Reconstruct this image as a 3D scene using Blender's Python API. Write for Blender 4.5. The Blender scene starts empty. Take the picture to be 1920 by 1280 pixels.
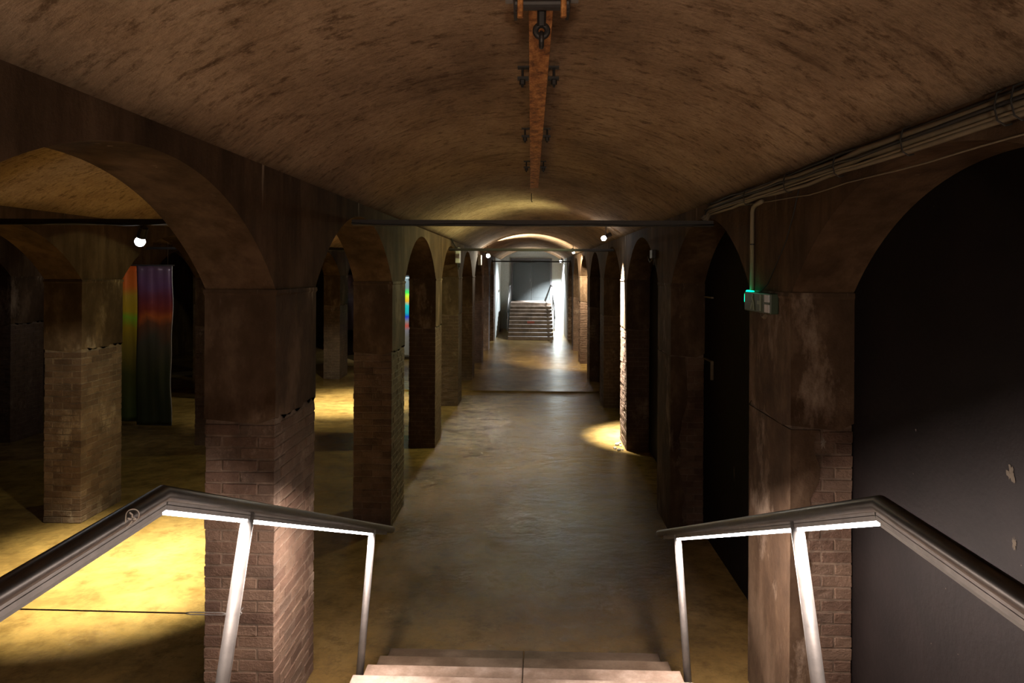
import bpy, bmesh, math, random
from mathutils import Vector, Matrix, noise
random.seed(11)
S = bpy.context.scene
C = S.collection
PI = math.pi
# ------------------------------------------------------------------ camera, world, exposure
cam_d = bpy.data.cameras.new('camera'); cam = bpy.data.objects.new('camera', cam_d); C.objects.link(cam)
cam_d.sensor_width = 36; cam_d.lens = 24.0; cam_d.clip_start = 0.05; cam_d.clip_end = 200
cam_d.shift_y = -0.0677
YAW, ROLL = math.radians(1.6), math.radians(0.3)
cam.matrix_world = Matrix.Translation((0, 0, 3.0)) @ Matrix.Rotation(YAW, 4, 'Z') @ Matrix.Rotation(PI/2, 4, 'X') @ Matrix.Rotation(ROLL, 4, 'Z')
S.camera = cam
w = bpy.data.worlds.new('world'); S.world = w; w.use_nodes = True
w.node_tree.nodes['Background'].inputs[0].default_value = (0.5, 0.4, 0.3, 1)
w.node_tree.nodes['Background'].inputs[1].default_value = 0.0
S.view_settings.view_transform = 'Standard'; S.view_settings.look = 'None'
S.view_settings.exposure = 0.0; S.view_settings.gamma = 1; S.view_settings.use_curve_mapping = False
S.cycles.use_denoising = True
S.cycles.max_bounces = 8; S.cycles.diffuse_bounces = 5; S.cycles.glossy_bounces = 4
S.cycles.sample_clamp_indirect = 4.0
S.cycles.caustics_reflective = False; S.cycles.caustics_refractive = False
# lamp strengths (vault uplight and film spotlights are added; each has its fitting below)
P_VAULT_FILL = 142      # uplight added behind the camera to brighten the near vault
P_STRIP = 48.0       # LED strip under each metre of handrail
P_POOL = 5600        # downlight of the left aisle
P_POOL2 = 6000
P_SIDE = 330         # small lamp beside the third pillar
P_WARM_L = 70
P_WARM_R = 1500
P_COOL = 2400        # cool lamp by the far stairs
P_FILM = 28  # spotlights added to brighten the films

# ------------------------------------------------------------------ measures (metres)
W = 1.62            # half width of an aisle
PW = 0.45           # pillar width
XR = 0.38           # pillar width of the right row, in front of the partition
PL = 0.80           # pillar length along the aisle
Y1 = 4.29; BAY = 3.64
SPR, ARCH, TOP, APEX = 2.88, 3.52, 3.64, 4.20
def PY(k): return Y1 + BAY*(k-1)
YB, YE = -3.4, 36.3

# ------------------------------------------------------------------ materials
def new_mat(name):
    m = bpy.data.materials.new(name); m.use_nodes = True
    nt = m.node_tree; b = nt.nodes['Principled BSDF']
    return m, nt, b
def ramp(nt, fac, stops):
    r = nt.nodes.new('ShaderNodeValToRGB')
    while len(r.color_ramp.elements) < len(stops): r.color_ramp.elements.new(0.5)
    for e, (p, c) in zip(r.color_ramp.elements, stops):
        e.position = p; e.color = (*c, 1) if len(c) == 3 else c
    nt.links.new(fac, r.inputs[0]); return r.outputs[0]
def nz(nt, scale, stretch=(1,1,1), detail=6, rough=0.6, coord='Object', rot=(0,0,0), dist=0.0):
    tc = nt.nodes.new('ShaderNodeTexCoord'); mp = nt.nodes.new('ShaderNodeMapping')
    if coord == 'World':
        g = nt.nodes.new('ShaderNodeNewGeometry'); nt.links.new(g.outputs['Position'], mp.inputs[0])
    else: nt.links.new(tc.outputs[coord], mp.inputs[0])
    mp.inputs['Scale'].default_value = stretch; mp.inputs['Rotation'].default_value = rot
    n = nt.nodes.new('ShaderNodeTexNoise'); n.inputs['Scale'].default_value = scale
    n.inputs['Detail'].default_value = detail; n.inputs['Roughness'].default_value = rough
    n.inputs['Distortion'].default_value = dist
    nt.links.new(mp.outputs[0], n.inputs[0]); return n.outputs[0]
def mix(nt, a, b, f, mode='MIX'):
    m = nt.nodes.new('ShaderNodeMix'); m.data_type = 'RGBA'; m.blend_type = mode
    for s, v in ((m.inputs[6], a), (m.inputs[7], b)):
        if isinstance(v, tuple): s.default_value = (*v, 1)
        else: nt.links.new(v, s)
    if isinstance(f, float): m.inputs[0].default_value = f
    else: nt.links.new(f, m.inputs[0])
    return m.outputs[2]
def math_n(nt, op, a, b):
    m = nt.nodes.new('ShaderNodeMath'); m.operation = op
    for s, v in ((m.inputs[0], a), (m.inputs[1], b)):
        if isinstance(v, (int, float)): s.default_value = v
        else: nt.links.new(v, s)
    return m.outputs[0]
def bump(nt, b, h, strength, dist=0.02):
    n = nt.nodes.new('ShaderNodeBump'); n.inputs['Strength'].default_value = strength
    n.inputs['Distance'].default_value = dist
    nt.links.new(h, n.inputs['Height']); nt.links.new(n.outputs[0], b.inputs['Normal'])
def wheight(nt):
    g = nt.nodes.new('ShaderNodeNewGeometry'); s = nt.nodes.new('ShaderNodeSeparateXYZ')
    nt.links.new(g.outputs['Position'], s.inputs[0]); return s.outputs[2]

def m_vault():
    m, nt, b = new_mat('vault_plaster')
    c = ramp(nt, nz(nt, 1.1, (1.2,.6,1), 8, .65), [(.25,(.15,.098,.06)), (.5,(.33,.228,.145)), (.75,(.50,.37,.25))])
    st = ramp(nt, nz(nt, 1.7, (.8,4.0,.8), 9, .75, rot=(0,0,.10)), [(.36,(0.33,.28,.24)), (.47,(1,1,1)), (1,(1,1,1))])
    c = mix(nt, c, st, .55, 'MULTIPLY')
    sp = ramp(nt, nz(nt, 9, (1,1.6,1), 5, .75), [(.36,(.36,.31,.26)), (.47,(1,1,1)), (1,(1,1,1))])
    c = mix(nt, c, sp, .8, 'MULTIPLY')
    fs = ramp(nt, nz(nt, 26, (1,1.4,1), 6, .8), [(.32,(.6,.57,.54)), (.5,(1,1,1)), (.68,(1.3,1.28,1.25))])
    c = mix(nt, c, fs, .75, 'MULTIPLY')
    lime = ramp(nt, nz(nt, 2.1, (.55,9,.55), 5, .6), [(.66,(0,0,0)), (.74,(1,1,1))])
    c = mix(nt, c, (.42,.34,.25), math_n(nt, 'MULTIPLY', lime, .55))
    # darker band where the vault meets the wall
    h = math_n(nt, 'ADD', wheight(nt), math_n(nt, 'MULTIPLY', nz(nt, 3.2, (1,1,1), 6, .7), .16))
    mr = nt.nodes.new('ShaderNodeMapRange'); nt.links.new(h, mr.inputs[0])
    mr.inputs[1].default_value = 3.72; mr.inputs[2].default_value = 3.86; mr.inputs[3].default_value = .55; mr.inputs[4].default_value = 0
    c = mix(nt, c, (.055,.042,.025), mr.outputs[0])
    nt.links.new(c, b.inputs['Base Color']); b.inputs['Roughness'].default_value = .85; b.inputs['Specular IOR Level'].default_value = .12
    hh = math_n(nt, 'ADD', nz(nt, 2.0, (.6,4.5,.6), 6, .6), math_n(nt, 'MULTIPLY', nz(nt, 9, (1,1.5,1), 9, .72), .9))
    bump(nt, b, hh, .6, .035); return m
def m_wall(name='wall_plaster', dark=1.0):
    m, nt, b = new_mat(name)
    d = dark
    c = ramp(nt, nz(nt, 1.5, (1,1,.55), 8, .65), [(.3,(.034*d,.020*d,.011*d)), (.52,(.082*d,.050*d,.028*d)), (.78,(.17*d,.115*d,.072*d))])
    st = ramp(nt, nz(nt, 7, (1,1,.13), 6, .65), [(.35,(.42,.38,.33)), (.55,(1,1,1)), (1,(1,1,1))])
    c = mix(nt, c, st, .6, 'MULTIPLY')
    dr = ramp(nt, nz(nt, 10, (1,1,.10), 4, .6), [(.66,(0,0,0)), (.72,(1,1,1))])
    z = wheight(nt); mr = nt.nodes.new('ShaderNodeMapRange'); nt.links.new(z, mr.inputs[0])
    mr.inputs[1].default_value = 3.35; mr.inputs[2].default_value = 3.66; mr.inputs[3].default_value = 0; mr.inputs[4].default_value = .6
    c = mix(nt, c, (.42,.35,.26), math_n(nt, 'MULTIPLY', dr, mr.outputs[0]))
    nt.links.new(c, b.inputs['Base Color']); b.inputs['Roughness'].default_value = .85; b.inputs['Specular IOR Level'].default_value = .12
    hh = math_n(nt, 'ADD', nz(nt, 5, (1,1,.5), 7, .6), math_n(nt, 'MULTIPLY', nz(nt, 28, (1,1,1), 6, .7), .5))
    bump(nt, b, hh, .55, .02); return m
def m_pillar():
    m, nt, b = new_mat('pillar_plaster')
    c = ramp(nt, nz(nt, 2.2, (1,1,.6), 8, .65), [(.3,(.024,.014,.008)), (.5,(.062,.038,.022)), (.75,(.16,.11,.072))])
    dr = ramp(nt, nz(nt, 13, (1,1,.12), 4, .6), [(.60,(0,0,0)), (.68,(1,1,1))])
    z = wheight(nt); zz = math_n(nt, 'ADD', z, math_n(nt, 'MULTIPLY', nz(nt, 6, (1,1,.2), 3, .5), .55))
    mr = nt.nodes.new('ShaderNodeMapRange'); nt.links.new(zz, mr.inputs[0])
    mr.inputs[1].default_value = 2.98; mr.inputs[2].default_value = 3.12; mr.inputs[3].default_value = 0; mr.inputs[4].default_value = .6
    c = mix(nt, c, (.42,.35,.26), math_n(nt, 'MULTIPLY', dr, mr.outputs[0]))
    ef = ramp(nt, nz(nt, 1.3, (1,1,.45), 9, .72, 'World'), [(.56,(0,0,0)), (.66,(1,1,1))])
    c = mix(nt, c, (.32,.25,.19), math_n(nt, 'MULTIPLY', ef, .6))
    nt.links.new(c, b.inputs['Base Color']); b.inputs['Roughness'].default_value = .8; b.inputs['Specular IOR Level'].default_value = .15
    hh = math_n(nt, 'ADD', nz(nt, 6, (1,1,.6), 7, .6), math_n(nt, 'MULTIPLY', nz(nt, 40, (1,1,1), 6, .7), .4))
    bump(nt, b, hh, .5, .02); return m
def m_brick():
    m, nt, b = new_mat('old_brick')
    oi = nt.nodes.new('ShaderNodeObjectInfo')
    base = ramp(nt, oi.outputs['Random'], [(0,(.085,.050,.034)), (.35,(.12,.073,.050)), (.7,(.145,.094,.064)), (1,(.10,.066,.047))])
    v = ramp(nt, nz(nt, 5, (1,1,1), 8, .7, 'World'), [(.3,(.5,.48,.46)), (.6,(1,1,1)), (.85,(1.25,1.2,1.15))])
    c = mix(nt, base, v, .85, 'MULTIPLY')
    ef = ramp(nt, nz(nt, 1.9, (1,1,.6), 9, .75, 'World'), [(.57,(0,0,0)), (.67,(1,1,1))])
    c = mix(nt, c, (.36,.28,.215), math_n(nt, 'MULTIPLY', ef, .5))
    nt.links.new(c, b.inputs['Base Color']); b.inputs['Roughness'].default_value = .7; b.inputs['Specular IOR Level'].default_value = .25
    hh = math_n(nt, 'ADD', nz(nt, 7, (1,.55,1.6), 8, .7, 'World', rot=(.7,0,0)), math_n(nt, 'MULTIPLY', nz(nt, 40, (1,1,1), 5, .7, 'World'), .3))
    bump(nt, b, hh, .8, .035); return m
def m_mortar():
    m, nt, b = new_mat('mortar')
    c = ramp(nt, nz(nt, 5, (1,1,1), 7, .7, 'World'), [(.35,(.06,.04,.027)), (.7,(.19,.135,.095))])
    nt.links.new(c, b.inputs['Base Color']); b.inputs['Roughness'].default_value = .9
    bump(nt, b, nz(nt, 40, coord='World'), .5, .01); return m
def m_floor():
    m, nt, b = new_mat('wet_concrete')
    n1 = nz(nt, .45, (1,1,1), 9, .62, dist=.4); n2 = nz(nt, 4, (1,1,1), 9, .72)
    c = ramp(nt, n1, [(.3,(.092,.054,.018)), (.5,(.175,.115,.040)), (.72,(.29,.20,.080))])
    c2 = ramp(nt, n2, [(.34,(.55,.49,.43)), (.5,(.95,.93,.9)), (.66,(1.25,1.18,1.1))])
    c = mix(nt, c, c2, .85, 'MULTIPLY')
    nt.links.new(c, b.inputs['Base Color'])
    r = ramp(nt, nz(nt, .7, (1,1,1), 7, .65, dist=.5), [(.3,(.07,.07,.07)), (.5,(.12,.12,.12)), (.75,(.24,.24,.24))])
    nt.links.new(r, b.inputs['Roughness']); b.inputs['Specular IOR Level'].default_value = .32
    hh = math_n(nt, 'ADD', nz(nt, 1.6, (1,1.3,1), 3, .5, dist=.3), math_n(nt, 'MULTIPLY', nz(nt, 9, (1,1,1), 11, .76), .5))
    bump(nt, b, hh, .62, .035); return m
def m_step(name='step_concrete', dark=1.0):
    m, nt, b = new_mat(name)
    c = ramp(nt, nz(nt, 2.2, (1,1,1), 8, .65), [(.38,(.13,.09,.065)), (.5,(.22,.16,.12)), (.62,(.36,.285,.235))])
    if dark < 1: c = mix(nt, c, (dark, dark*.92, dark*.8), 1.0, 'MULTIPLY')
    c = mix(nt, c, ramp(nt, nz(nt, 60), [(.3,(.85,.85,.85)), (.7,(1.1,1.1,1.1))]), .8, 'MULTIPLY')
    nt.links.new(c, b.inputs['Base Color']); b.inputs['Roughness'].default_value = .45
    bump(nt, b, nz(nt, 60, detail=4), .15, .006); return m
def m_metal(name, col, rough, bs=0.0, metallic=1.0):
    m, nt, b = new_mat(name)
    c = ramp(nt, nz(nt, 18, (1,1,1), 5, .6), [(.35,tuple(v*.78 for v in col)), (.65,col)])
    nt.links.new(c, b.inputs['Base Color']); b.inputs['Metallic'].default_value = metallic
    b.inputs['Roughness'].default_value = rough
    if bs: bump(nt, b, nz(nt, 30), bs, .004)
    return m
def m_rust():
    m, nt, b = new_mat('rusty_steel')
    c = ramp(nt, nz(nt, 20, (1,.5,1), 8, .75), [(.36,(.13,.045,.014)), (.5,(.42,.17,.045)), (.62,(.68,.34,.12))])
    nt.links.new(c, b.inputs['Base Color']); b.inputs['Roughness'].default_value = .7; b.inputs['Metallic'].default_value = .15
    bump(nt, b, nz(nt, 45, detail=8), .6, .006); return m
def m_flat(name, col, rough=.6, metallic=0.0):
    m, nt, b = new_mat(name)
    c = ramp(nt, nz(nt, 25, (1,1,1), 4), [(.3,tuple(v*.8 for v in col)), (.7,col)])
    nt.links.new(c, b.inputs['Base Color'])
    b.inputs['Roughness'].default_value = rough; b.inputs['Metallic'].default_value = metallic; return m
def m_emit(name, col, s):
    m, nt, b = new_mat(name)
    b.inputs['Base Color'].default_value = (*col,1)
    b.inputs['Emission Color'].default_value = (*col,1); b.inputs['Emission Strength'].default_value = s; return m
def m_partition():
    m, nt, b = new_mat('black_partition_paint')
    c = ramp(nt, nz(nt, 3, (1,1,1), 8, .7), [(.3,(.003,.0021,.002)), (.7,(.0072,.005,.0046))])
    sp = ramp(nt, nz(nt, 34, (1,1,1), 2, .5), [(.775,(0,0,0)), (.80,(1,1,1))])
    c = mix(nt, c, (.16,.13,.11), sp)
    nt.links.new(c, b.inputs['Base Color']); b.inputs['Roughness'].default_value = .62; b.inputs['Specular IOR Level'].default_value = .12
    bump(nt, b, nz(nt, 18, detail=8), .3, .01); return m
def m_film(name, stops, wob=.25, met=.3):
    m, nt, b = new_mat(name)
    tc = nt.nodes.new('ShaderNodeTexCoord'); sp = nt.nodes.new('ShaderNodeSeparateXYZ'); nt.links.new(tc.outputs['Object'], sp.inputs[0])
    n = nz(nt, 1.1, (1.4,1,.8), 3, .5, dist=.8)
    f = math_n(nt, 'ADD', math_n(nt, 'DIVIDE', sp.outputs[2], 3.0), math_n(nt, 'MULTIPLY', math_n(nt, 'SUBTRACT', n, .5), wob))
    c = ramp(nt, f, stops)
    nt.links.new(c, b.inputs['Base Color']); b.inputs['Metallic'].default_value = met; b.inputs['Roughness'].default_value = .35
    bump(nt, b, nz(nt, 1.2, (1,1,1), 3, .4), .3, .05); return m

M = dict(vault=m_vault(), wall=m_wall(), pillar=m_pillar(), brick=m_brick(), mortar=m_mortar(), floor=m_floor(), step=m_step(), step_shade=m_step('shaded_step_concrete', .38), pale=m_flat('pale_plaster', (.30,.31,.28), .85),
    galv=m_metal('galvanised_steel', (.21,.20,.19), .6, .25, .6), rail=m_metal('brushed_rail_steel', (.15,.14,.13), .36),
    chan=m_metal('aluminium_channel', (.30,.28,.26), .45), iron=m_flat('black_iron', (.035,.030,.028), .55, .5), rust=m_rust(),
    cable=m_flat('black_cable', (.012,.011,.010), .6), conduit=m_flat('grey_pvc_conduit', (.17,.135,.085), .6),
    part=m_partition(), door=m_flat('green_grey_door', (.008,.010,.0075), .8), led=m_emit('led_strip_white', (1,.93,.92), 22),
    led_off=m_flat('unlit_diffuser', (.55,.55,.52), .5), bulb=m_emit('lamp_lens_cool', (.86,.93,1), 60), bulbw=m_emit('lamp_lens_warm', (1,.9,.75), 60),
    green=m_emit('green_exit_glow', (.0,1,.42), 4.0), signp=m_flat('sign_panel_green', (.028,.05,.028), .4),
    signl=m_flat('sign_pictogram_pale', (.16,.20,.13), .4), signw=m_flat('sign_pictogram_white', (.62,.64,.72), .4),
    film=m_film('film_dim', [(0,(.05,.06,.03)), (.3,(.06,.07,.03)), (.5,(.10,.09,.06)), (.62,(.20,.08,.04)), (.67,(.55,.13,.03)), (.72,(.30,.05,.03)), (.80,(.18,.04,.06)), (.88,(.14,.06,.13)), (1,(.08,.055,.065))]),
    film2=m_film('film_warm', [(0,(.08,.12,.03)), (.3,(.12,.13,.03)), (.45,(.40,.30,.05)), (.58,(.65,.45,.03)), (.66,(.40,.75,.05)), (.70,(.75,.50,.03)), (.80,(.65,.42,.04)), (.87,(.85,.20,.03)), (1,(.75,.12,.02))], .12),
    film3=m_film('film_rainbow', [(.0,(.25,.25,.22)), (.22,(.28,.28,.26)), (.30,(.35,.35,.42)), (.35,(.9,.15,.1)), (.40,(.4,.4,.42)), (.455,(.02,.08,.95)), (.50,(.02,.65,.75)), (.58,(.02,.75,.7)), (.63,(.95,.5,.02)), (.69,(.6,.95,.02)), (.73,(.02,.8,.1)), (.78,(.12,.2,.22)), (1,(.1,.14,.16))], .04),
    film4=m_film('film_violet', [(.0,(.3,.22,.24)), (.4,(.35,.28,.36)), (.55,(.8,.72,.85)), (.66,(.5,.36,.5)), (1,(.45,.28,.25))], .1), white=m_flat('white_plastic', (.55,.54,.50), .5), red=m_flat('faded_red_paint', (.30,.06,.04), .6),
    chalk=m_flat('chalk_line', (.85,.80,.74), .7), smudge=m_flat('dim_smudge', (.055,.043,.028), .9), rubble=m_flat('rubble', (.30,.27,.22), .9), lime=m_flat('lime_smear', (.17,.14,.11), .9),
    wire=m_metal('steel_wire', (.10,.07,.05), .5))

# ------------------------------------------------------------------ geometry helpers
def obj(name, bm, m, parent=None, smooth=False, bevel=0):
    me = bpy.data.meshes.new(name)
    bmesh.ops.recalc_face_normals(bm, faces=bm.faces)
    bm.to_mesh(me); bm.free()
    if smooth:
        for p in me.polygons: p.use_smooth = True
    if m is not None: me.materials.append(m)
    o = bpy.data.objects.new(name, me); C.objects.link(o)
    if parent: o.parent = parent
    if bevel:
        md = o.modifiers.new('b', 'BEVEL'); md.width = bevel; md.segments = 2; md.limit_method = 'ANGLE'; md.angle_limit = .9
    return o
def tag(o, label=None, cat=None, group=None, kind=None):
    if label: o['label'] = label
    if cat: o['category'] = cat
    if group: o['group'] = group
    if kind: o['kind'] = kind
    return o
def empty(name, loc=(0,0,0), label=None, cat=None, group=None, rz=0):
    o = bpy.data.objects.new(name, None); C.objects.link(o); o.location = loc; o.rotation_euler = (0,0,rz)
    o.empty_display_size = .1
    return tag(o, label, cat, group)
def dup(root, loc=None, label=None, group=None):
    r = root.copy(); C.objects.link(r)
    if loc is not None: r.location = loc
    if label: r['label'] = label
    if group: r['group'] = group
    for ch in list(root.children):
        c = ch.copy(); C.objects.link(c); c.parent = r
        for g in list(ch.children):
            d = g.copy(); C.objects.link(d); d.parent = c
    return r
def box(bm, x0, x1, y0, y1, z0, z1, mt=None, jit=0):
    vs = [bm.verts.new((x + random.uniform(-jit,jit), y + random.uniform(-jit,jit), z + random.uniform(-jit,jit)))
          for x in (x0,x1) for y in (y0,y1) for z in (z0,z1)]
    if mt is not None:
        for v in vs: v.co = mt @ v.co
    for f in ((0,1,3,2),(4,6,7,5),(0,4,5,1),(2,3,7,6),(0,2,6,4),(1,5,7,3)): bm.faces.new([vs[i] for i in f])
    return vs
def tube(bm, pts, r, n=12, cap=True):
    pts = [Vector(p) for p in pts]; rings = []
    up = None
    for i, p in enumerate(pts):
        if i == 0: d = (pts[1]-p).normalized(); s = 1
        elif i == len(pts)-1: d = (p-pts[i-1]).normalized(); s = 1
        else:
            a = (p-pts[i-1]).normalized(); b = (pts[i+1]-p).normalized(); d = (a+b).normalized(); s = 1
        if up is None: up = Vector((0,0,1)) if abs(d.z) < .9 else Vector((0,1,0))
        u = d.cross(up).normalized(); v = u.cross(d).normalized(); up = v
        rr = r[i] if isinstance(r, (list,tuple)) else r
        rings.append([bm.verts.new(p + rr*(math.cos(2*PI*k/n)*u + math.sin(2*PI*k/n)*v)) for k in range(n)])
    for a, b in zip(rings, rings[1:]):
        for k in range(n): bm.faces.new((a[k], a[(k+1)%n], b[(k+1)%n], b[k]))
    if cap: bm.faces.new(rings[0][::-1]); bm.faces.new(rings[-1])
def mb(): return bmesh.new()
def one(fn, *a, **k):
    bm = mb(); fn(bm, *a, **k); return bm

# ------------------------------------------------------------------ structure: floor, vaults, arcades, end walls
XL = -12.6
bm = mb()
xs = [XL, 2.10]; segs = [(YB, 16.55, 0), (16.55, 17.25, -.03), (17.25, YE, 0)]
prev = None
for y0, y1, z in segs:
    a = [bm.verts.new((x, y, z)) for y in (y0, y1) for x in xs]
    bm.faces.new((a[0], a[1], a[3], a[2]))
    if prev: bm.faces.new((prev[2], prev[3], a[1], a[0]))
    prev = a
fl = obj('floor', bm, M['floor']); tag(fl, 'wet brown concrete floor of the cellar', None, None, 'structure')
sd = fl.modifiers.new('s', 'SOLIDIFY'); sd.thickness = .15; sd.offset = -1

def vault(xc, name='ceiling', y0=YB, y1=YE):
    bm = mb(); rise = APEX-TOP; R = (W*W+rise*rise)/(2*rise); a0 = math.asin(W/R); zc = APEX-R
    nx, ny = 36, 150; rows = []
    for j in range(ny+1):
        y = y0+(y1-y0)*j/ny; row = []
        for i in range(nx+1):
            a = -a0+2*a0*i/nx
            dz = .016*noise.noise(Vector((xc+math.sin(a)*1.2, y*1.3, 3)))+.010*noise.noise(Vector((0.3*a, y*4.1, 7+xc)))
            edge = 1-abs(a/a0)**8
            r = R-dz*edge
            row.append(bm.verts.new((xc+r*math.sin(a), y, zc+r*math.cos(a))))
        rows.append(row)
    for a, b in zip(rows, rows[1:]):
        for i in range(nx): bm.faces.new((a[i], b[i], b[i+1], a[i+1]))
    o = obj(name, bm, M['vault'], smooth=True)
    md = o.modifiers.new('s', 'SOLIDIFY'); md.thickness = .2; md.offset = 1
    return tag(o, kind='structure')
PITCH = 2*W+PW
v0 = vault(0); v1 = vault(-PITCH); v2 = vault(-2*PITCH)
for o, l in ((v0,'main'),(v1,'left'),(v2,'far left')): o['label'] = 'rough brown plastered barrel vault over the %s aisle' % l

def arcade(name, x0, x1, y1=YE, solid_from=30.55, label=None):
    bm = mb(); bot = []
    yy = YB
    k = 0
    a = (BAY-PL)/2; rise = ARCH-SPR; R = (a*a+rise*rise)/(2*rise); zc = ARCH-R
    bot.append((YB, 0)) ; bot.append((PY(0)+PL-1.2, 0)); bot.append((PY(0)+PL, 0)); bot.append((PY(0)+PL, SPR))
    k = 0
    while PY(k+1) < solid_from-.01:
        c = PY(k)+PL+a
        for i in range(1, 40):
            t = -1+2*i/40
            bot.append((c+a*t, zc+math.sqrt(R*R-(a*t)**2)))
        bot.append((PY(k+1), SPR)); 
        if PY(k+2) < solid_from-.01: bot.append((PY(k+1)+PL, SPR))
        k += 1
    bot.append((PY(k), 0)); bot.append((y1, 0))
    # front/back faces as vertical strips
    ztop = TOP+.12
    def strip(x):
        return [(bm.verts.new((x, y, z)), bm.verts.new((x, y, ztop))) for y, z in bot]
    A = strip(x0); B = strip(x1)
    for i in range(len(bot)-1):
        if abs(bot[i][0]-bot[i+1][0]) > 1e-6:
            for L in (A, B): bm.faces.new((L[i][0], L[i+1][0], L[i+1][1], L[i][1]))
            bm.faces.new((A[i][1], A[i+1][1], B[i+1][1], B[i][1]))
        bm.faces.new((A[i][0], A[i+1][0], B[i+1][0], B[i][0]))
    bmesh.ops.remove_doubles(bm, verts=bm.verts, dist=1e-5)
    o = obj(name, bm, M['wall'])
    tag(o, label, None, None, 'structure')
    return o, k
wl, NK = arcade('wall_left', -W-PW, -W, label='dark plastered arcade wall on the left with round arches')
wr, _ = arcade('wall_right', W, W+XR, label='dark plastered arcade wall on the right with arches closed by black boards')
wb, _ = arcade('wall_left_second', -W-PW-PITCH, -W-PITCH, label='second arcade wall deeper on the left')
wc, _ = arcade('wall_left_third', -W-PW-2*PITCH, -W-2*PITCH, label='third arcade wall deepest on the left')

bm = mb(); box(bm, 2.004, 2.06, YB, 30.5, 0.002, 3.9); o = obj('wall_partition', bm, M['part']); tag(o, 'flat black painted partition closing the arches of the right arcade', None, None, 'structure')
for nm, a_, b_ in (('wall_stair_left', -W, -W+.02), ('wall_stair_right', W-.02, W)):
    bm = mb(); box(bm, a_, b_, 30.6, YE, 0, TOP+.02); o = obj(nm, bm, M['pale']); tag(o, 'pale plastered side wall beside the far stairs', None, None, 'structure')
bm = mb(); box(bm, -12.6, 2.1, YE, YE+.2, -.1, 4.5); o = obj('wall_end', bm, M['pale']); tag(o, 'grey end wall behind the far stairs', None, None, 'structure')
bm = mb(); box(bm, -12.6, 2.1, YB-.2, YB, -.1, 4.5); o = obj('wall_entrance', bm, M['wall']); tag(o, kind='structure')
bm = mb(); box(bm, XL-.2, XL, YB, YE, -.1, 4.5); o = obj('wall_far_left', bm, M['wall']); tag(o, kind='structure')
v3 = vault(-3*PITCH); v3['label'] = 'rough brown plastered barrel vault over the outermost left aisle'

# double door at the head of the far stairs
door = empty('door_1', (.02, YE-.005, 1.5)); tag(door, 'dark grey green double metal door at the top of the far stairs', None, None, 'structure')
for sx in (-1, 1):
    bm = mb(); x0, x1 = sorted((sx*.008, sx*.98)); box(bm, x0, x1, -.06, 0, 0, 2.14)
    x0, x1 = sorted((sx*.10, sx*.88)); box(bm, x0, x1, -.072, -.06, .15, 1.0); box(bm, x0, x1, -.072, -.06, 1.14, 2.0)
    lf = obj('door_leaf', bm, M['door'], door)
bm = mb(); tube(bm, [(-.06,-.06,1.03),(-.06,-.11,1.03),(-.06,-.11,1.20),(-.06,-.06,1.20)], .012, 8); obj('door_handle', bm, M['galv'], door)
bm = mb(); box(bm, -1.08, -.99, -.09, 0, 0, 2.23); box(bm, .99, 1.08, -.09, 0, 0, 2.23); box(bm, -.99, .99, -.09, 0, 2.15, 2.23); obj('door_frame', bm, M['iron'], door)

# ------------------------------------------------------------------ pillars, laid brick by brick
def brick_layout(wx):
    """list of (x0,x1,y0,y1,course) for a pillar wx wide (x) and PL long (y), origin at its near inner corner base, x in 0..wx"""
    out = []; j = .009; hd = .105; H = .075
    for c in range(27):
        if c % 2 == 0:
            n = 2; L = (wx-j*(n-1))/n
            for f in range(2):
                for i in range(n): out.append((i*(L+j), i*(L+j)+L, 0 if f == 0 else PL-hd, hd if f == 0 else PL, c))
            ys = [(hd+j, .205), (hd+j+.216, .205), (hd+j+.432, PL-2*hd-2*j-.432)]
            for y0, l in ys:
                out.append((0, hd, y0, y0+l, c)); out.append((wx-hd, wx, y0, y0+l, c))
        else:
            y = 0
            for i, l in enumerate((.192, .192, .192, PL-3*(.192+j))):
                out.append((0, hd, y, y+l, c)); out.append((wx-hd, wx, y, y+l, c)); y += l+j
            L = wx-2*hd-2*j
            out.append((hd+j, wx-hd-j, 0, hd, c)); out.append((hd+j, wx-hd-j, PL-hd, PL, c))
    return out
BR = {}
def brick_mesh(sx, sy, var):
    k = (round(sx,3), round(sy,3), var)
    if k not in BR:
        bm = mb(); r = random.Random(hash(k) & 0xffff); e = .004
        vs = box(bm, -sx/2, sx/2, -sy/2, sy/2, -.0330, .0330)
        for v in vs: v.co += Vector((r.uniform(-e,e)*.6, r.uniform(-e,e)*.6, r.uniform(-e,e)))
        bmesh.ops.bevel(bm, geom=list(bm.edges), offset=.004, segments=1, affect='EDGES')
        me = bpy.data.meshes.new('brick'); bm.to_mesh(me); bm.free(); me.materials.append(M['brick']); BR[k] = me
    return BR[k]
def shaft(bm, wx):
    # mortar core below, plastered block above with a slightly proud, uneven lower lip
    box(bm, .005, wx-.005, .005, PL-.005, 0, 2.06)
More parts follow.
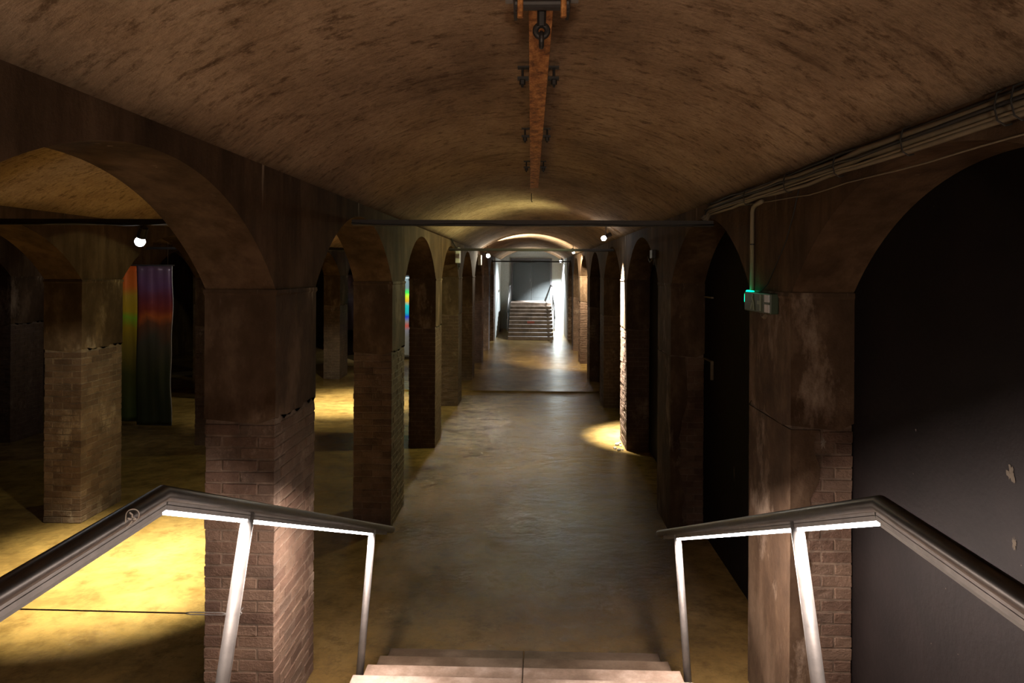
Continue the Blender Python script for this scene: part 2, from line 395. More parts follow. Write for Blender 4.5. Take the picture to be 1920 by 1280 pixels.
def plaster(bm, wx, seed):
    r = random.Random(seed); n = 8
    ring = []
    P = []
    for i in range(n): P.append((wx*i/n, 0))
    for i in range(2*n): P.append((wx, PL*i/(2*n)))
    for i in range(n): P.append((wx-wx*i/n, PL))
    for i in range(2*n): P.append((0, PL-PL*i/(2*n)))
    lv = [2.025, 2.10, 2.84, 2.855, 2.88]; of = [-.004, .004, .004, .012, .010]
    rows = []
    for z, o_ in zip(lv, of):
        row = []
        for x, y in P:
            dx = x-wx/2; dy = y-PL/2
            zz = z + (r.uniform(0,.05) if z == lv[0] else 0)
            row.append(bm.verts.new((x+math.copysign(o_*(abs(dx)/(wx/2)), dx), y+math.copysign(o_*(abs(dy)/(PL/2)), dy), zz)))
        rows.append(row)
    for a, b in zip(rows, rows[1:]):
        for i in range(len(P)): bm.faces.new((a[i], a[(i+1)%len(P)], b[(i+1)%len(P)], b[i]))
    bm.faces.new(rows[-1]); bm.faces.new(rows[0][::-1])
CORE, PLAS, STUFF = {}, {}, {}
def pillar(x, k, wx, label, individual, group):
    p = empty('brick_pillar', (x, PY(k), 0), label, 'pillar', group)
    if wx not in CORE:
        CORE[wx] = obj('mortar_core', one(shaft, wx), M['mortar'], p)
        PLAS[wx] = obj('plaster_shaft', one(plaster, wx, 5), M['pillar'], p)
    else:
        for d in (CORE, PLAS):
            c = d[wx].copy(); C.objects.link(c); c.parent = p
    lay = brick_layout(wx)
    if individual and x > 0:
        lay = [q for q in lay if not (q[0] < .01 and q[2] > .05 and q[3] < PL-.05) and not (q[0] < .01 and q[1]-q[0] < .12)]
        rr = random.Random(k); bm = mb(); zs = [i*.1 for i in range(21)]+[2.03]; cols = []
        for z in zs:
            e = .15+rr.uniform(-.03,.03)+.04*math.sin(z*3+k)
            cols.append([bm.verts.new(v) for v in ((.02, PL-.002, z), (-.005, PL-.002, z), (-.007, PL*.5, z), (-.006, .05, z), (-.004, -.006, z), (e*.5, -.009, z), (e, -.004, z), (e, .03, z), (.02, .03, z))])
        n = len(cols[0])
        for a, b in zip(cols, cols[1:]):
            for i in range(n): bm.faces.new((a[i], a[(i+1)%n], b[(i+1)%n], b[i]))
        bm.faces.new(cols[0]); bm.faces.new(cols[-1])
        obj('plaster_coat', bm, M['pillar'], p)
    if individual:
        for i, (x0,x1,y0,y1,c) in enumerate(lay):
            sx, sy = x1-x0, y1-y0
            o = bpy.data.objects.new('brick', brick_mesh(sx, sy, random.randrange(3))); C.objects.link(o); o.parent = p
            cx, cy = (x0+x1)/2, (y0+y1)/2; pr = random.uniform(-.003, .002)
            if cx < wx/2-.02: cx -= pr
            elif cx > wx/2+.02: cx += pr
            if cy < PL/2 and sy < .12: cy -= pr
            o.location = (cx, cy, .0375+.075*c); o.rotation_euler = (random.uniform(-.012,.012), random.uniform(-.012,.012), random.uniform(-.008,.008))
    else:
        if wx not in STUFF:
            bm = mb()
            for (x0,x1,y0,y1,c) in lay:
                pr = random.uniform(-.003,.004); box(bm, x0-(pr if x0<.01 else 0), x1, y0-(pr if y0 < .01 else 0), y1, .006+.075*c, .069+.075*c, jit=.002)
            STUFF[wx] = obj('brickwork', bm, M['brick'], p); STUFF[wx]['kind'] = 'stuff'
        else:
            c = STUFF[wx].copy(); C.objects.link(c); c.parent = p
    return p
ordn = {0:'beside the entrance landing', 1:'nearest to the entrance stairs', 2:'second from the entrance stairs', 3:'third from the entrance stairs', 4:'fourth from the entrance stairs',
        5:'fifth from the entrance stairs', 6:'sixth from the entrance stairs', 7:'seventh from the entrance stairs', 8:'last before the far stairs'}
rowsL = {1:'wide plaster and brick pillar behind the left handrail, nearest in its row',
         2:'lime stained brick pillar of the left row, second from the entrance',
         3:'dark pillar of the left row with evenly lit yellow side, third from entrance'}
rowsR = {1:'pillar behind the right handrail carrying the green exit sign',
         2:'dark brown pillar of the right row, second from the entrance',
         3:'dark pillar of the right row with glaring white lit edge',
         6:'right row pillar with bare brick front lit bright and warm'}
for k in range(1, 9):
    pillar(-W-PW, k, PW, rowsL.get(k, 'brick pillar of the left row, '+ordn[k]), k <= 2, 'pillars of the left row')
    pillar(W, k, XR, rowsR.get(k, 'brick pillar of the right row, '+ordn[k]), k <= 2, 'pillars of the right row')
    if k <= 7: pillar(-W-PW-PITCH, k, PW, 'brick pillar with lit yellow foot, seen through the nearest left arch' if k == 2 else 'brick pillar deeper on the left, in the second row, '+ordn[k], k == 2, 'pillars of the second left row')
    if 2 <= k <= 7: pillar(-W-PW-2*PITCH, k, PW, 'brick pillar deepest on the left, in the third row, '+ordn[k], False, 'pillars of the third left row')

# ------------------------------------------------------------------ stairs
SW = 1.01; YS0 = 5.15; RUN, RISE = .37, .15; NS = 10
def staircase(name, label, landing_end):
    root = empty(name, (0,0,0), label, 'stairs')
    for k in range(NS):
        z = RISE*(k+1); yf = YS0-RUN*k
        yb = yf-RUN-.03 if k < NS-1 else yf-.75
        for sx in (-1, 1):
            bm = mb(); x0, x1 = sorted((sx*.003, sx*SW))
            box(bm, x0, x1, yb, yf, z-.145, z-.002+random.uniform(-.001,.001))
            obj('step', bm, M['step_shade'] if (k < 2 or landing_end > -2) else M['step'], root, bevel=.006)  # lowest steps and far stairs: shade painted in as darker concrete
    yl = YS0-RUN*(NS-1)-.76
    bm = mb(); box(bm, -SW, SW, landing_end, yl-.006, 1.35, 1.497); obj('landing_slab', bm, M['step'], root, bevel=.005)
    bm = mb()   # stepped carriage under the slabs, set back from the sides
    for sx in (-.93, -.04, .78):
        vs = []
        for x in (sx, sx+.15):
            vs.append([bm.verts.new((x, y, z)) for y, z in ((YS0-.03, 0), (YS0-.03, .002), (YS0-RUN*9-.1, 1.34), (landing_end, 1.34), (landing_end, 0))])
        a, b = vs
        bm.faces.new(a); bm.faces.new(b[::-1])
        for i in range(5): bm.faces.new((a[i], b[i], b[(i+1)%5], a[(i+1)%5]))
    obj('stringer', bm, M['step'], root)
    return root
st = staircase('staircase', 'pale concrete slab stairs in the foreground going down to the floor', YB+.01)
st.location = (-.04, 0, 0)
YF = 30.2+YS0
st2 = staircase('staircase', 'pale concrete slab stairs at the far end leading up to the door', -.9)
st2.location = (0, YF, 0); st2.rotation_euler = (0, 0, PI)
bm = mb(); box(bm, -.17, .17, 0, .012, 0, .10); sg = obj('warning_sign', bm, M['red']); sg.location = (0, YF-YS0+RUN*4-.014, RISE*4+.03)
tag(sg, 'small faded red sign on the riser of the far stairs', 'sign')

# ------------------------------------------------------------------ handrails
TH = math.atan(.408); BEND = Vector((0, 2.0, 2.335)); DR = Vector((0, math.cos(TH), -math.sin(TH))); DN = Vector((0, -math.sin(TH), -math.cos(TH)))
LEN = 3.37/math.cos(TH)
def handrail(label, lit=True, back=-3.3):
    root = empty('handrail', (0,0,0), label, 'handrail', 'stair handrails')
    rt = .0265
    bm = mb(); tube(bm, [BEND+Vector((0, back-2.0, 0)), BEND, BEND+DR*LEN], rt, 20)
    obj('rail_tube', bm, M['rail'], root, smooth=True, bevel=0)
    # channel below the tube
    def chan(bm, p0, p1, nrm):
        d = (p1-p0)
        for dx0, dx1, z0, z1 in ((-.017, .017, .018, .030), (-.017, -.0125, .028, .044), (.0125, .017, .028, .044)):
            vs = [bm.verts.new(p + nrm*z + Vector((x,0,0))) for p in (p0, p1) for x in (dx0, dx1) for z in (z0, z1)]
            for f in ((0,1,3,2),(4,6,7,5),(0,4,5,1),(2,3,7,6),(0,2,6,4),(1,5,7,3)): bm.faces.new([vs[i] for i in f])
    bm = mb(); chan(bm, BEND+Vector((0, back-2.0, 0)), BEND-Vector((0,.006,0)), Vector((0,0,-1))); chan(bm, BEND+DR*.012, BEND+DR*(LEN-.26), DN)
    obj('light_channel', bm, M['chan'], root)
    s1 = .63/math.cos(TH); s2 = 2.72/math.cos(TH)
    def strip(p0, p1, nrm, m):
        bm = mb(); vs = [bm.verts.new(p + nrm*z + Vector((x,0,0))) for p in (p0, p1) for x in (-.012, .012) for z in (.032, .056)]
        for f in ((0,1,3,2),(4,6,7,5),(0,4,5,1),(2,3,7,6),(0,2,6,4),(1,5,7,3)): bm.faces.new([vs[i] for i in f])
        obj('light_strip', bm, m, root)
        if lit and m is M['led']:
            L = (p1-p0).length
            for side, share in ((-1, .78), (1, .22)):   # outer and inner half of the rounded diffuser (outer = -x)
                ld = bpy.data.lights.new('strip_light', 'AREA'); ld.shape = 'RECTANGLE'
                ld.size = .012; ld.size_y = L; ld.energy = P_STRIP*L*share; ld.color = (1, .82, .73)
                lo = bpy.data.objects.new('strip_light', ld); C.objects.link(lo); lo.parent = root
                a = math.radians(38)*side
                dirn = nrm*math.cos(a) + Vector((math.sin(a),0,0))
                lo.location = (p0+p1)/2 + nrm*.060 + Vector((.004*side,0,0))
                y = (p1-p0).normalized(); z = -dirn; x = y.cross(z)
                lo.rotation_euler = Matrix((x, y, z)).transposed().to_euler()
    strip(BEND+DR*.02, BEND+DR*(s1-.03), DN, M['led'] if lit else M['led_off'])
    strip(BEND+DR*(s1+.03), BEND+DR*(s2-.03), DN, M['led'] if lit else M['led_off'])
    strip(BEND+Vector((0, back-2.0, 0)), BEND-Vector((0,.02,0)), Vector((0,0,-1)), M['led_off'])
    for s, L in ((s1, 1.03), (s2, .96)):
        p = BEND+DR*s
        bm = mb(); tube(bm, [p+DN*.02, p+DN*L], .0245, 18); po = obj('post', bm, M['galv'], root, smooth=True)
        q = p+DN*(L-.05)
        bm = mb(); tube(bm, [q+Vector((-.026,0,0)), q+Vector((.042,0,0))], .012, 8); obj('bolt', bm, M['galv'], po)
    for y in (.55, -1.1, -2.6):
        bm = mb(); tube(bm, [(0, y, 2.30), (0, y, 1.38)], .0245, 14); obj('post', bm, M['galv'], root, smooth=True)
    return root
hl = handrail('dark steel handrail with glowing underside on the left of the near stairs'); hl.location = (-.04-1.053, 0, 0)
hr = handrail('dark steel handrail with glowing underside on the right of the near stairs'); hr.location = (-.04+1.053, 0, 0); hr.scale = (-1, 1, 1)
fl1 = handrail('unlit steel handrail on the left of the far stairs', False, -.85); fl1.location = (-1.053, YF, 0); fl1.rotation_euler = (0,0,PI); fl1.scale = (-1,1,1)
fl2 = handrail('unlit steel handrail on the right of the far stairs', False, -.85); fl2.location = (1.053, YF, 0); fl2.rotation_euler = (0,0,PI)
# scratched emblem on the left rail (pointed circle with four short strokes)
def emblem():
    # u along the rail (towards +y), v around the tube; drawn on the inner upper face
    U = .115
    def P(u, v):   # v metres around the tube from the inner (passage) side, up positive
        a = v/.0275; return Vector((.0272*math.cos(a), u, .0272*math.sin(a)))
    outline = [(-.012,-.036)] + [(.052*math.cos(a)*.60+.018, .026*math.sin(a)-.002) for a in [math.radians(t) for t in range(-62, 190, 14)]] + [(-.012,-.036)]
    strokes = [[(.014,.018),(.019,.009),(.017,.001)], [(-.002,.007),(.006,.002),(.013,-.001)], [(.023,-.003),(.030,-.007),(.034,-.009)], [(.017,-.007),(.011,-.016),(.003,-.026)]]
    bm = mb(); tube(bm, [P(*p) for p in outline], .0014, 6)
    for s, r in zip(strokes, (.0022,.0022,.0034,.0019)): tube(bm, [P(*p) for p in s], r, 6)
    return bm
em = obj('scratched_emblem', emblem(), M['chalk'], hl); em.location = (0, 1.785, 2.335)

# ------------------------------------------------------------------ steel beam with clamps and hoist trolley
BX = .035
beam = empty('overhead_beam', (BX, 0, 0), 'rusty steel beam bolted under the crown of the vault', 'beam')
bm = mb(); box(bm, -.05, .05, YB+.3, 8.66, 4.065, 4.077); box(bm, -.004, .004, YB+.3, 8.66, 4.077, 4.15); box(bm, -.05, .05, YB+.3, 8.66, 4.15, 4.162)
obj('beam_section', bm, M['rust'], beam, bevel=.002)
for y in (-1.05, .6, 2.25, 3.9, 5.56, 7.2):
    bm = mb(); box(bm, -.118, .118, y-.022, y+.022, 4.163, 4.172)
    for sx in (-1, 1):
        x0, x1 = sorted((sx*.056, sx*.118)); box(bm, x0, x1, y-.022, y+.022, 4.098, 4.112)
        tube(bm, [(sx*.09, y, 4.055), (sx*.09, y, 4.164)], .007, 8); tube(bm, [(sx*.09, y, 4.070), (sx*.09, y, 4.096)], .017, 6)
    obj('clamp', bm, M['iron'], beam)
tr = empty('hoist_trolley', (BX, 2.62, 4.065), 'black iron hoist trolley hanging from the overhead beam', 'trolley')
for sx in (-1, 1):
    bm = mb(); vs = []
    for x in (sx*.094, sx*.106):
        vs.append([bm.verts.new((x, y, z)) for y, z in ((-.11,.05),(-.09,.075),(.09,.075),(.11,.05),(.11,-.02),(.04,-.085),(-.04,-.085),(-.11,-.02))])
    a, b = vs; bm.faces.new(a); bm.faces.new(b[::-1])
    for i in range(8): bm.faces.new((a[i], b[i], b[(i+1)%8], a[(i+1)%8]))
    obj('side_plate', bm, M['iron'], tr)
    for y in (-.06, .06):
        bm = mb(); tube(bm, [(sx*.012, y, .030), (sx*.07, y, .034)], [.026, .032], 16); tube(bm, [(sx*.07, y, .034), (sx*.088, y, .034)], .042, 16); obj('wheel', bm, M['iron'], tr)
    bm = mb(); tube(bm, [(sx*.107, -.08, -.035), (sx*.135, -.08, -.035)], .030, 12); tube(bm, [(sx*.135, -.08, -.035), (sx*.155, -.08, -.035)], .018, 8)
    obj('axle_nut', bm, M['galv'], tr)
    bm = mb(); tube(bm, [(sx*.080,-.10,-.05),(sx*.080,-.10,-.125)], .011, 8); obj('guide_pin', bm, M['rust'], tr)
bm = mb(); tube(bm, [(-.10,-.06,-.06),(.10,-.06,-.06)], .024, 14); obj('cross_bolt', bm, M['iron'], tr)
bm = mb(); tube(bm, [(0,-.03,-.03),(0,-.01,-.125)], .017, 12); hk = obj('hanger_rod', bm, M['iron'], tr)
bm = mb(); R0, r0 = .023, .012
pts = [(R0*math.sin(t), 0, -.140-R0*math.cos(t)) for t in [2*PI*i/18 for i in range(19)]]
tube(bm, pts, r0, 10); obj('eye', bm, M['iron'], tr)
bm = mb(); pts = [(0, R0*1.05*math.sin(t), -.175-R0*1.05*math.cos(t)) for t in [2*PI*i/18 for i in range(19)]]
tube(bm, pts, .010, 10); obj('shackle', bm, M['iron'], tr)
bm = mb(); tube(bm, [(0,0,4.20),(0,0,4.09),(.006,0,4.07),(.016,0,4.075)], .006, 6); hkk = obj('ceiling_hook', bm, M['iron']); hkk.location = (0, 10.4, 0)
tag(hkk, 'tiny iron hook in the vault crown beyond the beam end', 'hook')

# ------------------------------------------------------------------ cable trays across the aisles
def tray(xc, y, label, z=3.415, x0=None, x1=None):
    x0 = -W+.004 if x0 is None else x0; x1 = W-.004 if x1 is None else x1
    root = empty('cable_tray', (xc, y, z), label, 'cable tray', 'cable trays spanning the aisles')
    bm = mb(); box(bm, x0, x1, -.05, .05, 0, .012); box(bm, x0, x1, -.05, -.045, .012, .05); box(bm, x0, x1, .045, .05, .012, .05); obj('tray', bm, M['iron'], root)
    r = random.Random(int(y*10+xc*7))
    for i, (yy, zz, rr) in enumerate(((-.03,.022,.010),(-.005,.024,.012),(.022,.024,.011),(-.056,.010,.007))):
        n = 16; sag = r.uniform(.004,.016)
        pts = [(x0+(x1-x0)*j/n, yy+r.uniform(-.004,.004), zz+r.uniform(-.004,.006)-(sag*math.sin(PI*j/n*3)**2 if i == 3 else 0)) for j in range(n+1)]
        bm = mb(); tube(bm, pts, rr, 8); obj('cable', bm, M['cable'], root, smooth=True)
    return root
tray(0, 6.15, 'black cable tray spanning the main aisle nearest to the entrance')
tray(0, 13.45, 'black cable tray spanning the main aisle, second from entrance')
tray(0, 28.0, 'thin black cable tray across the main aisle before the far stairs')
tray(-PITCH, 6.15, 'black cable tray seen through the nearest left arch')
tray(-PITCH, 13.45, 'black cable tray across the left aisle, second from entrance')
tray(-2*PITCH, 13.45, 'black cable tray across the far left aisle')

# ------------------------------------------------------------------ cables along the right wall
cr = empty('cable_bundle', (W, 0, 3.56), 'bundle of pale conduits clipped along the top of the right wall', 'cable')
r = random.Random(4)
for i, (dx, dz, rad, mt) in enumerate(((-.022, .030, .015, 'conduit'), (-.018, -.002, .017, 'conduit'), (-.016, -.034, .012, 'conduit'), (-.040, .012, .007, 'cable'), (-.012, .055, .008, 'cable'), (-.038,-.022,.006,'conduit'))):
    n = 44; pts = []
    for j in range(n+1):
        y = YB+.05+(6.10-YB)*j/n
        wv = .010*noise.noise(Vector((y*1.1, i*3.1, 0))) + (.014*noise.noise(Vector((y*2.6, i*5, 2))) if y > 3.2 else 0)
        pts.append((dx-abs(wv)*.5, y, dz+wv))
    lx, ly, lz = pts[-1]
    pts += [(lx-.01, ly+.03, lz-.02), (lx-.02, ly+.05, lz-.06), (lx-.05, ly+.05, lz-.09+.01*i)]
    bm = mb(); tube(bm, pts, rad, 10); obj('conduit', bm, M[mt], cr, smooth=True)
for y in (-1.5, -.4, .8, 1.75, 2.28, 2.36, 2.95, 3.6, 4.3, 5.1):
    bm = mb(); pts = [(-.002, 0, .075), (-.035, 0, .06), (-.052, 0, .01), (-.048, 0, -.04), (-.025, 0, -.058), (-.002, 0, -.052)]
    tube(bm, [(a, b+y+.012*c/.05, c) for a, b, c in pts], .0035, 6); obj('clip', bm, M['cable'], cr)
bm = mb(); pts = [(-.006, YB+.05+(6.1-YB)*j/40, .015*noise.noise(Vector((j*.4,0,0)))-.13-.02*math.sin(j*.7)*0) for j in range(41)]
pts = [(x, y, z+(.0 if y < 4 else min(.10,(y-4)*.045))) for x, y, z in pts]
tube(bm, pts, .004, 6); o = obj('thin_wire', bm, M['conduit'], cr, smooth=True); o['label'] = 'thin pale wire'; o.location = (0, 0, .03)
dp = empty('drop_conduit', (W, 5.0, 0), 'vertical pale conduit dropping to the green exit sign', 'conduit')
bm = mb(); tube(bm, [(-.022,-.22,3.50),(-.022,-.10,3.49),(-.020,-.03,3.475),(-.018,0,3.44),(-.018,0,2.86)], .0155, 12); obj('pipe', bm, M['conduit'], dp, smooth=True)
bm = mb(); tube(bm, [(-.01,.045,3.40),(-.01,.05,3.2),(-.014,.052,3.0),(-.01,.05,2.93),(-.014,.03,2.87)], .006, 8); obj('side_wire', bm, M['cable'], dp, smooth=True)
bm = mb(); tube(bm, [(-.018,0,3.205),(-.018,0,3.215)], .0185, 12); obj('coupling', bm, M['cable'], dp)
bm = mb()
pp = [(-.004,4.17,3.52),(-.005,4.26,3.36),(-.005,4.38,3.20),(-.006,4.52,3.08),(-.006,4.70,2.93),(-.02,4.80,2.875)]
tube(bm, pp, .004, 6); o = obj('loose_wire', bm, M['cable'], cr, smooth=True); o['label'] = 'slack black wire'; o.location = (0, 0, -3.56)

# exit luminaire
ex = empty('exit_sign', (W, 4.77, 2.80), 'small green exit sign luminaire on the right pillar', 'exit sign')
bm = mb(); box(bm, -.060, -.002, -.27, .27, -.068, .068); obj('housing', bm, M['signp'], ex, bevel=.008)
def plate(y0, y1, z0, z1, m, name='pictogram'):
    bm = mb(); box(bm, -.0655, -.060, y0, y1, z0, z1); return obj(name, bm, m, ex)
plate(-.262, -.175, .010, .058, M['signw']); plate(-.262, -.175, -.058, -.006, M['signw'])
for q in ([(-.10,-.055),(-.072,-.055),(-.072,.055),(-.10,.055)], [(-.072,-.012),(-.02,-.012),(-.02,.014),(-.072,.014)],
          [(.04,-.055),(.065,-.055),(.075,.0),(.05,.0)], [(.05,0),(.075,0),(.105,.03),(.085,.04)], [(.075,-.01),(.10,-.05),(.125,-.05),(.095,0)], [(.07,.035),(.09,.035),(.09,.058),(.07,.058)]):
    bm = mb(); a = [bm.verts.new((-.0640, y, z)) for y, z in q]; b = [bm.verts.new((-.060, y, z)) for y, z in q]
    bm.faces.new(a); bm.faces.new(b[::-1])
    for i in range(4): bm.faces.new((a[i], b[i], b[(i+1)%4], a[(i+1)%4]))
    obj('pictogram', bm, M['signl'], ex)
bm = mb(); tube(bm, [(-.045,.262,-.03),(-.045,.275,.0),(-.045,.275,.05),(-.045,.25,.072),(-.045,.10,.074)], [.010,.014,.012,.008,.003], 8); obj('green_light', bm, M['green'], ex, smooth=True)
bm = mb(); tube(bm, [(-.03,0,-.066),(-.035,-.02,-.085),(-.035,-.05,-.098),(-.035,-.09,-.092)], .005, 6); tube(bm, [(-.035,-.085,-.10),(-.035,-.115,-.085)], .013, 8); obj('cable_gland', bm, M['conduit'], ex)
ld = bpy.data.lights.new('exit_glow', 'POINT'); ld.energy = .05; ld.color = (.05,1,.5); ld.shadow_soft_size = .02
lo = bpy.data.objects.new('exit_glow', ld); C.objects.link(lo); lo.parent = ex; lo.location = (-.10, .24, .12)

# black junction box on the right wall, white one on the left
jb = empty('junction_box', (W, 9.0, 3.24), 'small black junction box high on the right wall', 'junction box')
bm = mb(); box(bm, -.05, -.001, -.09, .09, -.05, .06); obj('case', bm, M['iron'], jb, bevel=.006)
bm = mb(); tube(bm, [(-.02,.05,-.05),(-.03,.2,-.10),(-.02,.32,-.06),(-.02,.4,-.02)], .008, 6); tube(bm, [(-.02,-.05,-.05),(-.02,-.05,-.14)], .008, 6); obj('cable', bm, M['cable'], jb)
wbx = empty('white_junction_box', (-W, 14.7, 3.36), 'white plastic junction box high on the left wall', 'junction box')
bm = mb(); box(bm, .001, .085, -.16, .16, -.17, .16); obj('case', bm, M['white'], wbx, bevel=.01)
bm = mb(); tube(bm, [(.04,-.10,.16),(.04,-.25,.12),(.03,-.9,.25),(.03,-1.1,.30)], .014, 8); tube(bm, [(.05,-.12,-.17),(.06,-.05,-.30),(.05,.15,-.26),(.05,.2,0.0)], .014, 8); obj('cable', bm, M['cable'], wbx, smooth=True)
wb2 = empty('white_junction_box', (-W, 20.9, 3.36), 'white plastic junction box beside the warm left lamp', 'junction box')
bm = mb(); box(bm, .001, .10, -.16, .16, -.15, .16); obj('case', bm, M['white'], wb2, bevel=.01)

# ------------------------------------------------------------------ lamps with fittings
def vz(x):
    xc = -PITCH*round(-x/PITCH); rise = APEX-TOP; R_ = (W*W+rise*rise)/(2*rise); t = min(abs(x-xc), W)
    return APEX-R_+math.sqrt(R_*R_-t*t)
def lamp(label, loc, aim, energy, col, cone=150, blend=.5, lens='bulb', r=.035, ztop=None, soft=.03, hot=None, beam=None, group='small vault spotlights'):
    root = empty('spotlight', loc, label, 'lamp', group)
    d = (Vector(aim)-Vector(loc)).normalized()
    bm = mb(); tube(bm, [-d*.11, -d*.10, -d*.02, d*.0], [.022,.038,.042,.044], 16); obj('lamp_head', bm, M['iron'], root, smooth=False)
    bm = mb(); tube(bm, [d*(.001+r*(1-math.cos(t))) for t in [PI*i/8 for i in range(1,8)]], [r*math.sin(PI*i/8) for i in range(1,8)], 14); obj('lens', bm, M[lens], root, smooth=True)
    if ztop:
        ztop = ztop if ztop < 3.5 else vz(loc[0])+.01
        bm = mb(); tube(bm, [Vector((0,0,ztop-loc[2])), Vector((0,0,.06)), -d*.07], .008, 8); obj('stem', bm, M['iron'], root)
    def spot(e, cn, bl, d=d, col=col):
        ld = bpy.data.lights.new('spot', 'SPOT'); ld.energy = e; ld.color = col; ld.spot_size = math.radians(cn); ld.spot_blend = bl; ld.shadow_soft_size = soft
        lo = bpy.data.objects.new('spot', ld); C.objects.link(lo); lo.parent = root; lo.location = d*(.012+2*r)
        lo.rotation_euler = d.to_track_quat('-Z', 'Y').to_euler()
    spot(energy, cone, blend)
    if beam: spot(beam[1], beam[2], beam[3], (Vector(beam[0])-Vector(loc)).normalized())
    if hot: spot(hot[1], hot[2], hot[3], (Vector(hot[0])-Vector(loc)).normalized(), hot[4] if len(hot) > 4 else col)
    return root
YEL = (1, .92, .62)
lamp('bright spotlight hanging under the cable tray through the nearest left arch', (-3.55, 6.12, 3.30), (-5.2, 7.3, 0), P_POOL*.022, YEL, 84, .25, r=.045, ztop=3.415, hot=((-4.05, 6.75, 0), P_POOL, 60, 1))
lamp('spotlight in the left aisle, deeper behind the second left pillar', (-3.55, 14.6, 3.60), (-4.4, 15.6, 0), P_POOL2*.06, YEL, 100, .35, r=.045, ztop=3.95, hot=((-4.1, 15.4, 0), P_POOL2, 60, 1))
lamp('cool white spotlight under the vault beside the third right pillar', (1.31, 12.02, 3.625), (-1.4, 12.2, 2.0), P_SIDE, (1, 1, .46), 158, .7, r=.045, ztop=3.82, hot=((1.64, 12.2, 2.35), 14000, 44, 1, (1, .95, .82)))
lamp('warm white spotlight at the vault edge on the left, before the far stairs', (-1.36, 21.2, 3.53), (.1, 18.5, 2.0), P_WARM_L, (1, .88, .66), 172, .5, lens='bulbw', r=.06, ztop=3.80, hot=((.2, 22.3, 4.19), 2600, 70, 1), beam=((-.7, 11.6, 0), 120, 44, 1))
lamp('warm spotlight at the vault edge on the right, opposite the left one', (1.32, 21.5, 3.66), (1.75, 22.5, 2.2), P_WARM_R, (1, .84, .58), 110, .5, lens='bulbw', r=.04, ztop=3.82)
lamp('cool glaring spotlight on the right wall beside the far stairs', (1.46, 33.2, 3.58), (-.8, 32.2, .3), P_COOL, (.80, .89, 1), 112, .5, r=.06, ztop=3.82, hot=((1.56, 34.6, 1.5), 24000, 84, .8))
lamp('added hidden spotlight brightening the near iridescent films', (-6.7, 10.9, 3.70), (-7.3, 12.6, 2.0), P_FILM, (1, .95, .9), 120, .6, r=.04, ztop=4.1)  # lamp added out of view to light the overlapping films
lamp('added spotlight brightening the small film deep in the left aisle', (-4.6, 20.6, 3.6), (-4.3, 23.0, 2.0), P_FILM*14, (1, .98, .95), 100, .6, r=.04, ztop=4.0)  # added lamp, makes the rainbow film show up
# unseen uplight, added behind the viewer to brighten the near vault
er = empty('added_uplight', (0, YB+.22, 2.45), 'unseen uplight added on the entrance wall to brighten the vault', 'lamp')
bm = mb(); box(bm, -.06, .06, -.215, 0, -.02, .06); obj('bracket', bm, M['iron'], er)
ua = Vector((0, .58, .815))
bm = mb(); tube(bm, [Vector((0,0,.05)), Vector((0,0,.05))+ua*.10], [.06,.15], 24, cap=True); obj('lamp_body', bm, M['iron'], er)
bm = mb(); tube(bm, [Vector((0,0,.05))+ua*.102, Vector((0,0,.05))+ua*.108], .14, 24); obj('diffuser', bm, M['bulbw'], er)
ld = bpy.data.lights.new('vault_fill_light', 'AREA'); ld.shape = 'DISK'; ld.size = .3; ld.energy = P_VAULT_FILL; ld.spread = math.radians(140); ld.color = (1, .79, .61)
lo = bpy.data.objects.new('vault_fill_light', ld); C.objects.link(lo); lo.parent = er; lo.location = Vector((0,0,.05))+ua*.125
lo.rotation_euler = ua.to_track_quat('-Z', 'Y').to_euler()

# ------------------------------------------------------------------ barrier wire on the left
wr_ = empty('barrier_wire', (0, 4.235, .845), 'thin steel wire stretched across the left aisle from the near pillar', 'wire')
bm = mb(); tube(bm, [(-5.4,0,.03),(-3.8,0,.008),(-2.16,0,0)], .0045, 8); obj('wire', bm, M['wire'], wr_)
bm = mb()
for dz in (-.007,.007): tube(bm, [(-2.16,0,dz*.3),(-2.13,0,dz),(-1.93,0,dz),(-1.90,0,dz*.3)], .0035, 8)
tube(bm, [(-1.90,0,0),(-1.84,0,0)], .005, 8)
tube(bm, [(-1.84,0,-.008),(-1.815,0,-.005),(-1.805,0,.008),(-1.815,0,.018),(-1.815,.045,.018)], .005, 8); obj('turnbuckle', bm, M['galv'], wr_, smooth=True)

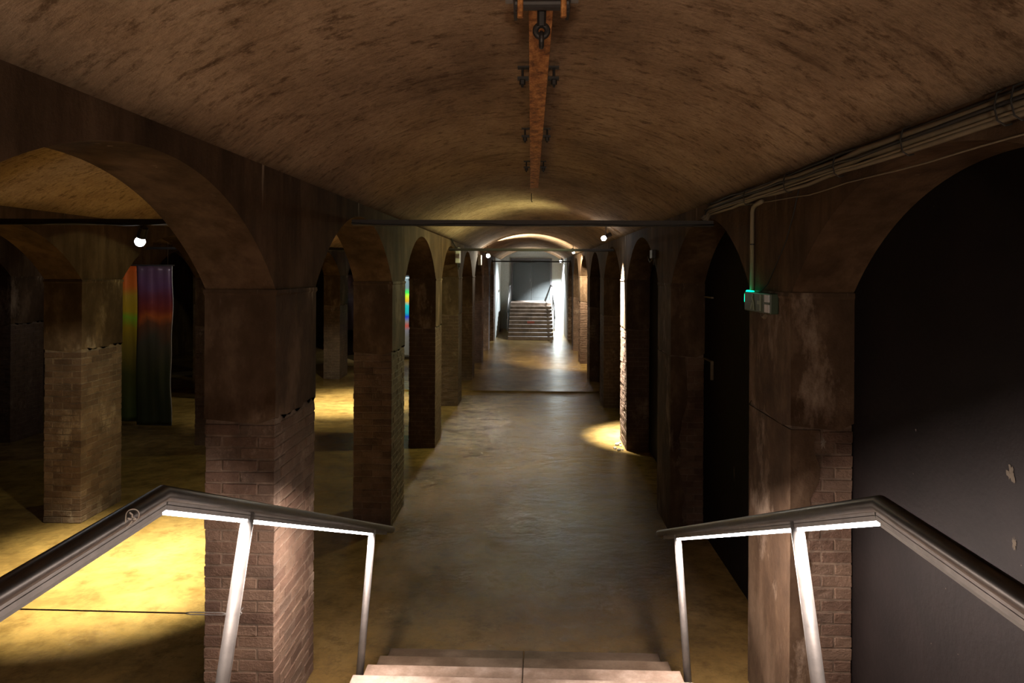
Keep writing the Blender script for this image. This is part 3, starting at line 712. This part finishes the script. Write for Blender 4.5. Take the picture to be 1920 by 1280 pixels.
# ------------------------------------------------------------------ iridescent films
def film(loc, wd, ht, label, amp=.03, seed=1, rz=0, mt='film'):
    root = empty('hanging_film', loc, label, 'film panel', 'hanging iridescent films', rz)
    bm = mb(); nx, nz_ = 14, 34; g = []
    edge = lambda z: .02*math.sin(z*2.6+seed)+.008*math.sin(z*6.3)
    for j in range(nz_+1):
        z = ht*j/nz_
        g.append([bm.verts.new((-wd/2+wd*i/nx+edge(z)*(i/nx), amp*math.sin(i*.7+seed)*math.sin(j*.23+seed)+amp*.6*math.sin(i*1.7+z), z)) for i in range(nx+1)])
    hem = [Vector(r_[-1].co) for r_ in g]; bot = [Vector(v.co) for v in g[0]]; top = [Vector(v.co) for v in g[-1]]
    for a, b in zip(g, g[1:]):
        for i in range(nx): bm.faces.new((a[i], a[i+1], b[i+1], b[i]))
    o = obj('film_sheet', bm, M[mt], root, smooth=True); md = o.modifiers.new('s', 'SOLIDIFY'); md.thickness = .004
    o2 = obj('hem', one(tube, hem, .007, 6), M['white'], root, smooth=True)
    o3 = obj('bottom_rod', one(tube, [bot[0], bot[-1]], .010, 8), M['iron'], root)
    o4 = obj('top_rod', one(tube, [top[0]+Vector((-.05,0,.012)), top[-1]+Vector((.05,0,.012))], .014, 8), M['iron'], root)
    bm = mb()
    for x in (-wd/2+.08, wd/2-.08): tube(bm, [(x,0,ht),(x,0,vz(loc[0]+x)+.01-loc[2])], .003, 6)
    obj('hanging_wire', bm, M['wire'], root)
    return root
film((-7.065, 12.62, .10), .67, 2.98, 'tall dim iridescent film with purple and red glow through the near left arch', .02, 2)
film((-7.72, 12.95, .10), .9, 2.98, 'brighter orange and yellow iridescent film overlapped by the taller dim one', .03, 4.2, mt='film2')
film((-4.35, 23.2, .10), 1.6, 2.75, 'rainbow coloured film glimpsed between the second and third left pillars', .04, 1, mt='film3')
film((-8.0, 30.5, .35), 2.2, 2.5, 'pale violet film far behind the left pillars', .05, 6, mt='film4')

# ------------------------------------------------------------------ small things
r = random.Random(9)
rb = empty('rubble_heap', (1.60, 11.75, 0), 'small heap of white rubble at the foot of the glowing pillar', 'rubble')
for i in range(9):
    bm = mb(); s = r.uniform(.02,.05); bmesh.ops.create_icosphere(bm, subdivisions=1, radius=s)
    for v in bm.verts: v.co *= r.uniform(.7,1.15); v.co.z *= .7
    o = obj('stone', bm, M['rubble'], rb); o.location = (-r.uniform(.02,.16), r.uniform(-.2,.3), s*.45)
def smear(loc, sx, sz, seed, label, axis='y', n=26):
    rr = random.Random(seed); bm = mb()
    c = bm.verts.new((0,0,0)) ; ring = []
    for i in range(n):
        a = 2*PI*i/n; k = rr.uniform(.35, 1.0)
        p = (sx*k*math.cos(a), -.0015, sz*k*math.sin(a)) if axis == 'y' else (-.0015, sx*k*math.cos(a), sz*k*math.sin(a))
        ring.append(bm.verts.new(p))
    c.co = (0,-.004,0) if axis == 'y' else (-.004,0,0)
    for i in range(n): bm.faces.new((c, ring[i], ring[(i+1)%n]))
    o = obj('plaster_smear', bm, M['lime'] if axis == 'y' else M['smudge'], None); o.location = loc
    return tag(o, label, 'smear')
smear((1.815, 4.283, 1.95), .022, .042, 1, 'pale plaster smear on the right pillar below the exit sign')
smear((2.003, 2.90, 2.17), .03, .05, 2, 'pale upper smear on the black partition at right edge', 'x')
smear((2.003, 2.88, 1.89), .018, .035, 3, 'pale lower smear on the black partition at right edge', 'x')
smear((2.003, 6.75, 1.04), .04, .09, 5, 'pale smear on the black partition between two right pillars', 'x')
for z, zz, lab in ((2.73, 2.70, 'upper'), (2.03, 1.99, 'lower')):
    bm = mb(); box(bm, 0, .03, -.16, .16, -.008, .008)
    if lab == 'lower': box(bm, 0, .03, -.168, -.15, -.20, .008)
    o = obj('wall_bracket', bm, M['conduit']); o.location = (1.972, 7.70, z)
    tag(o, lab+' pale metal strip on the partition beside the second right pillar', 'bracket')
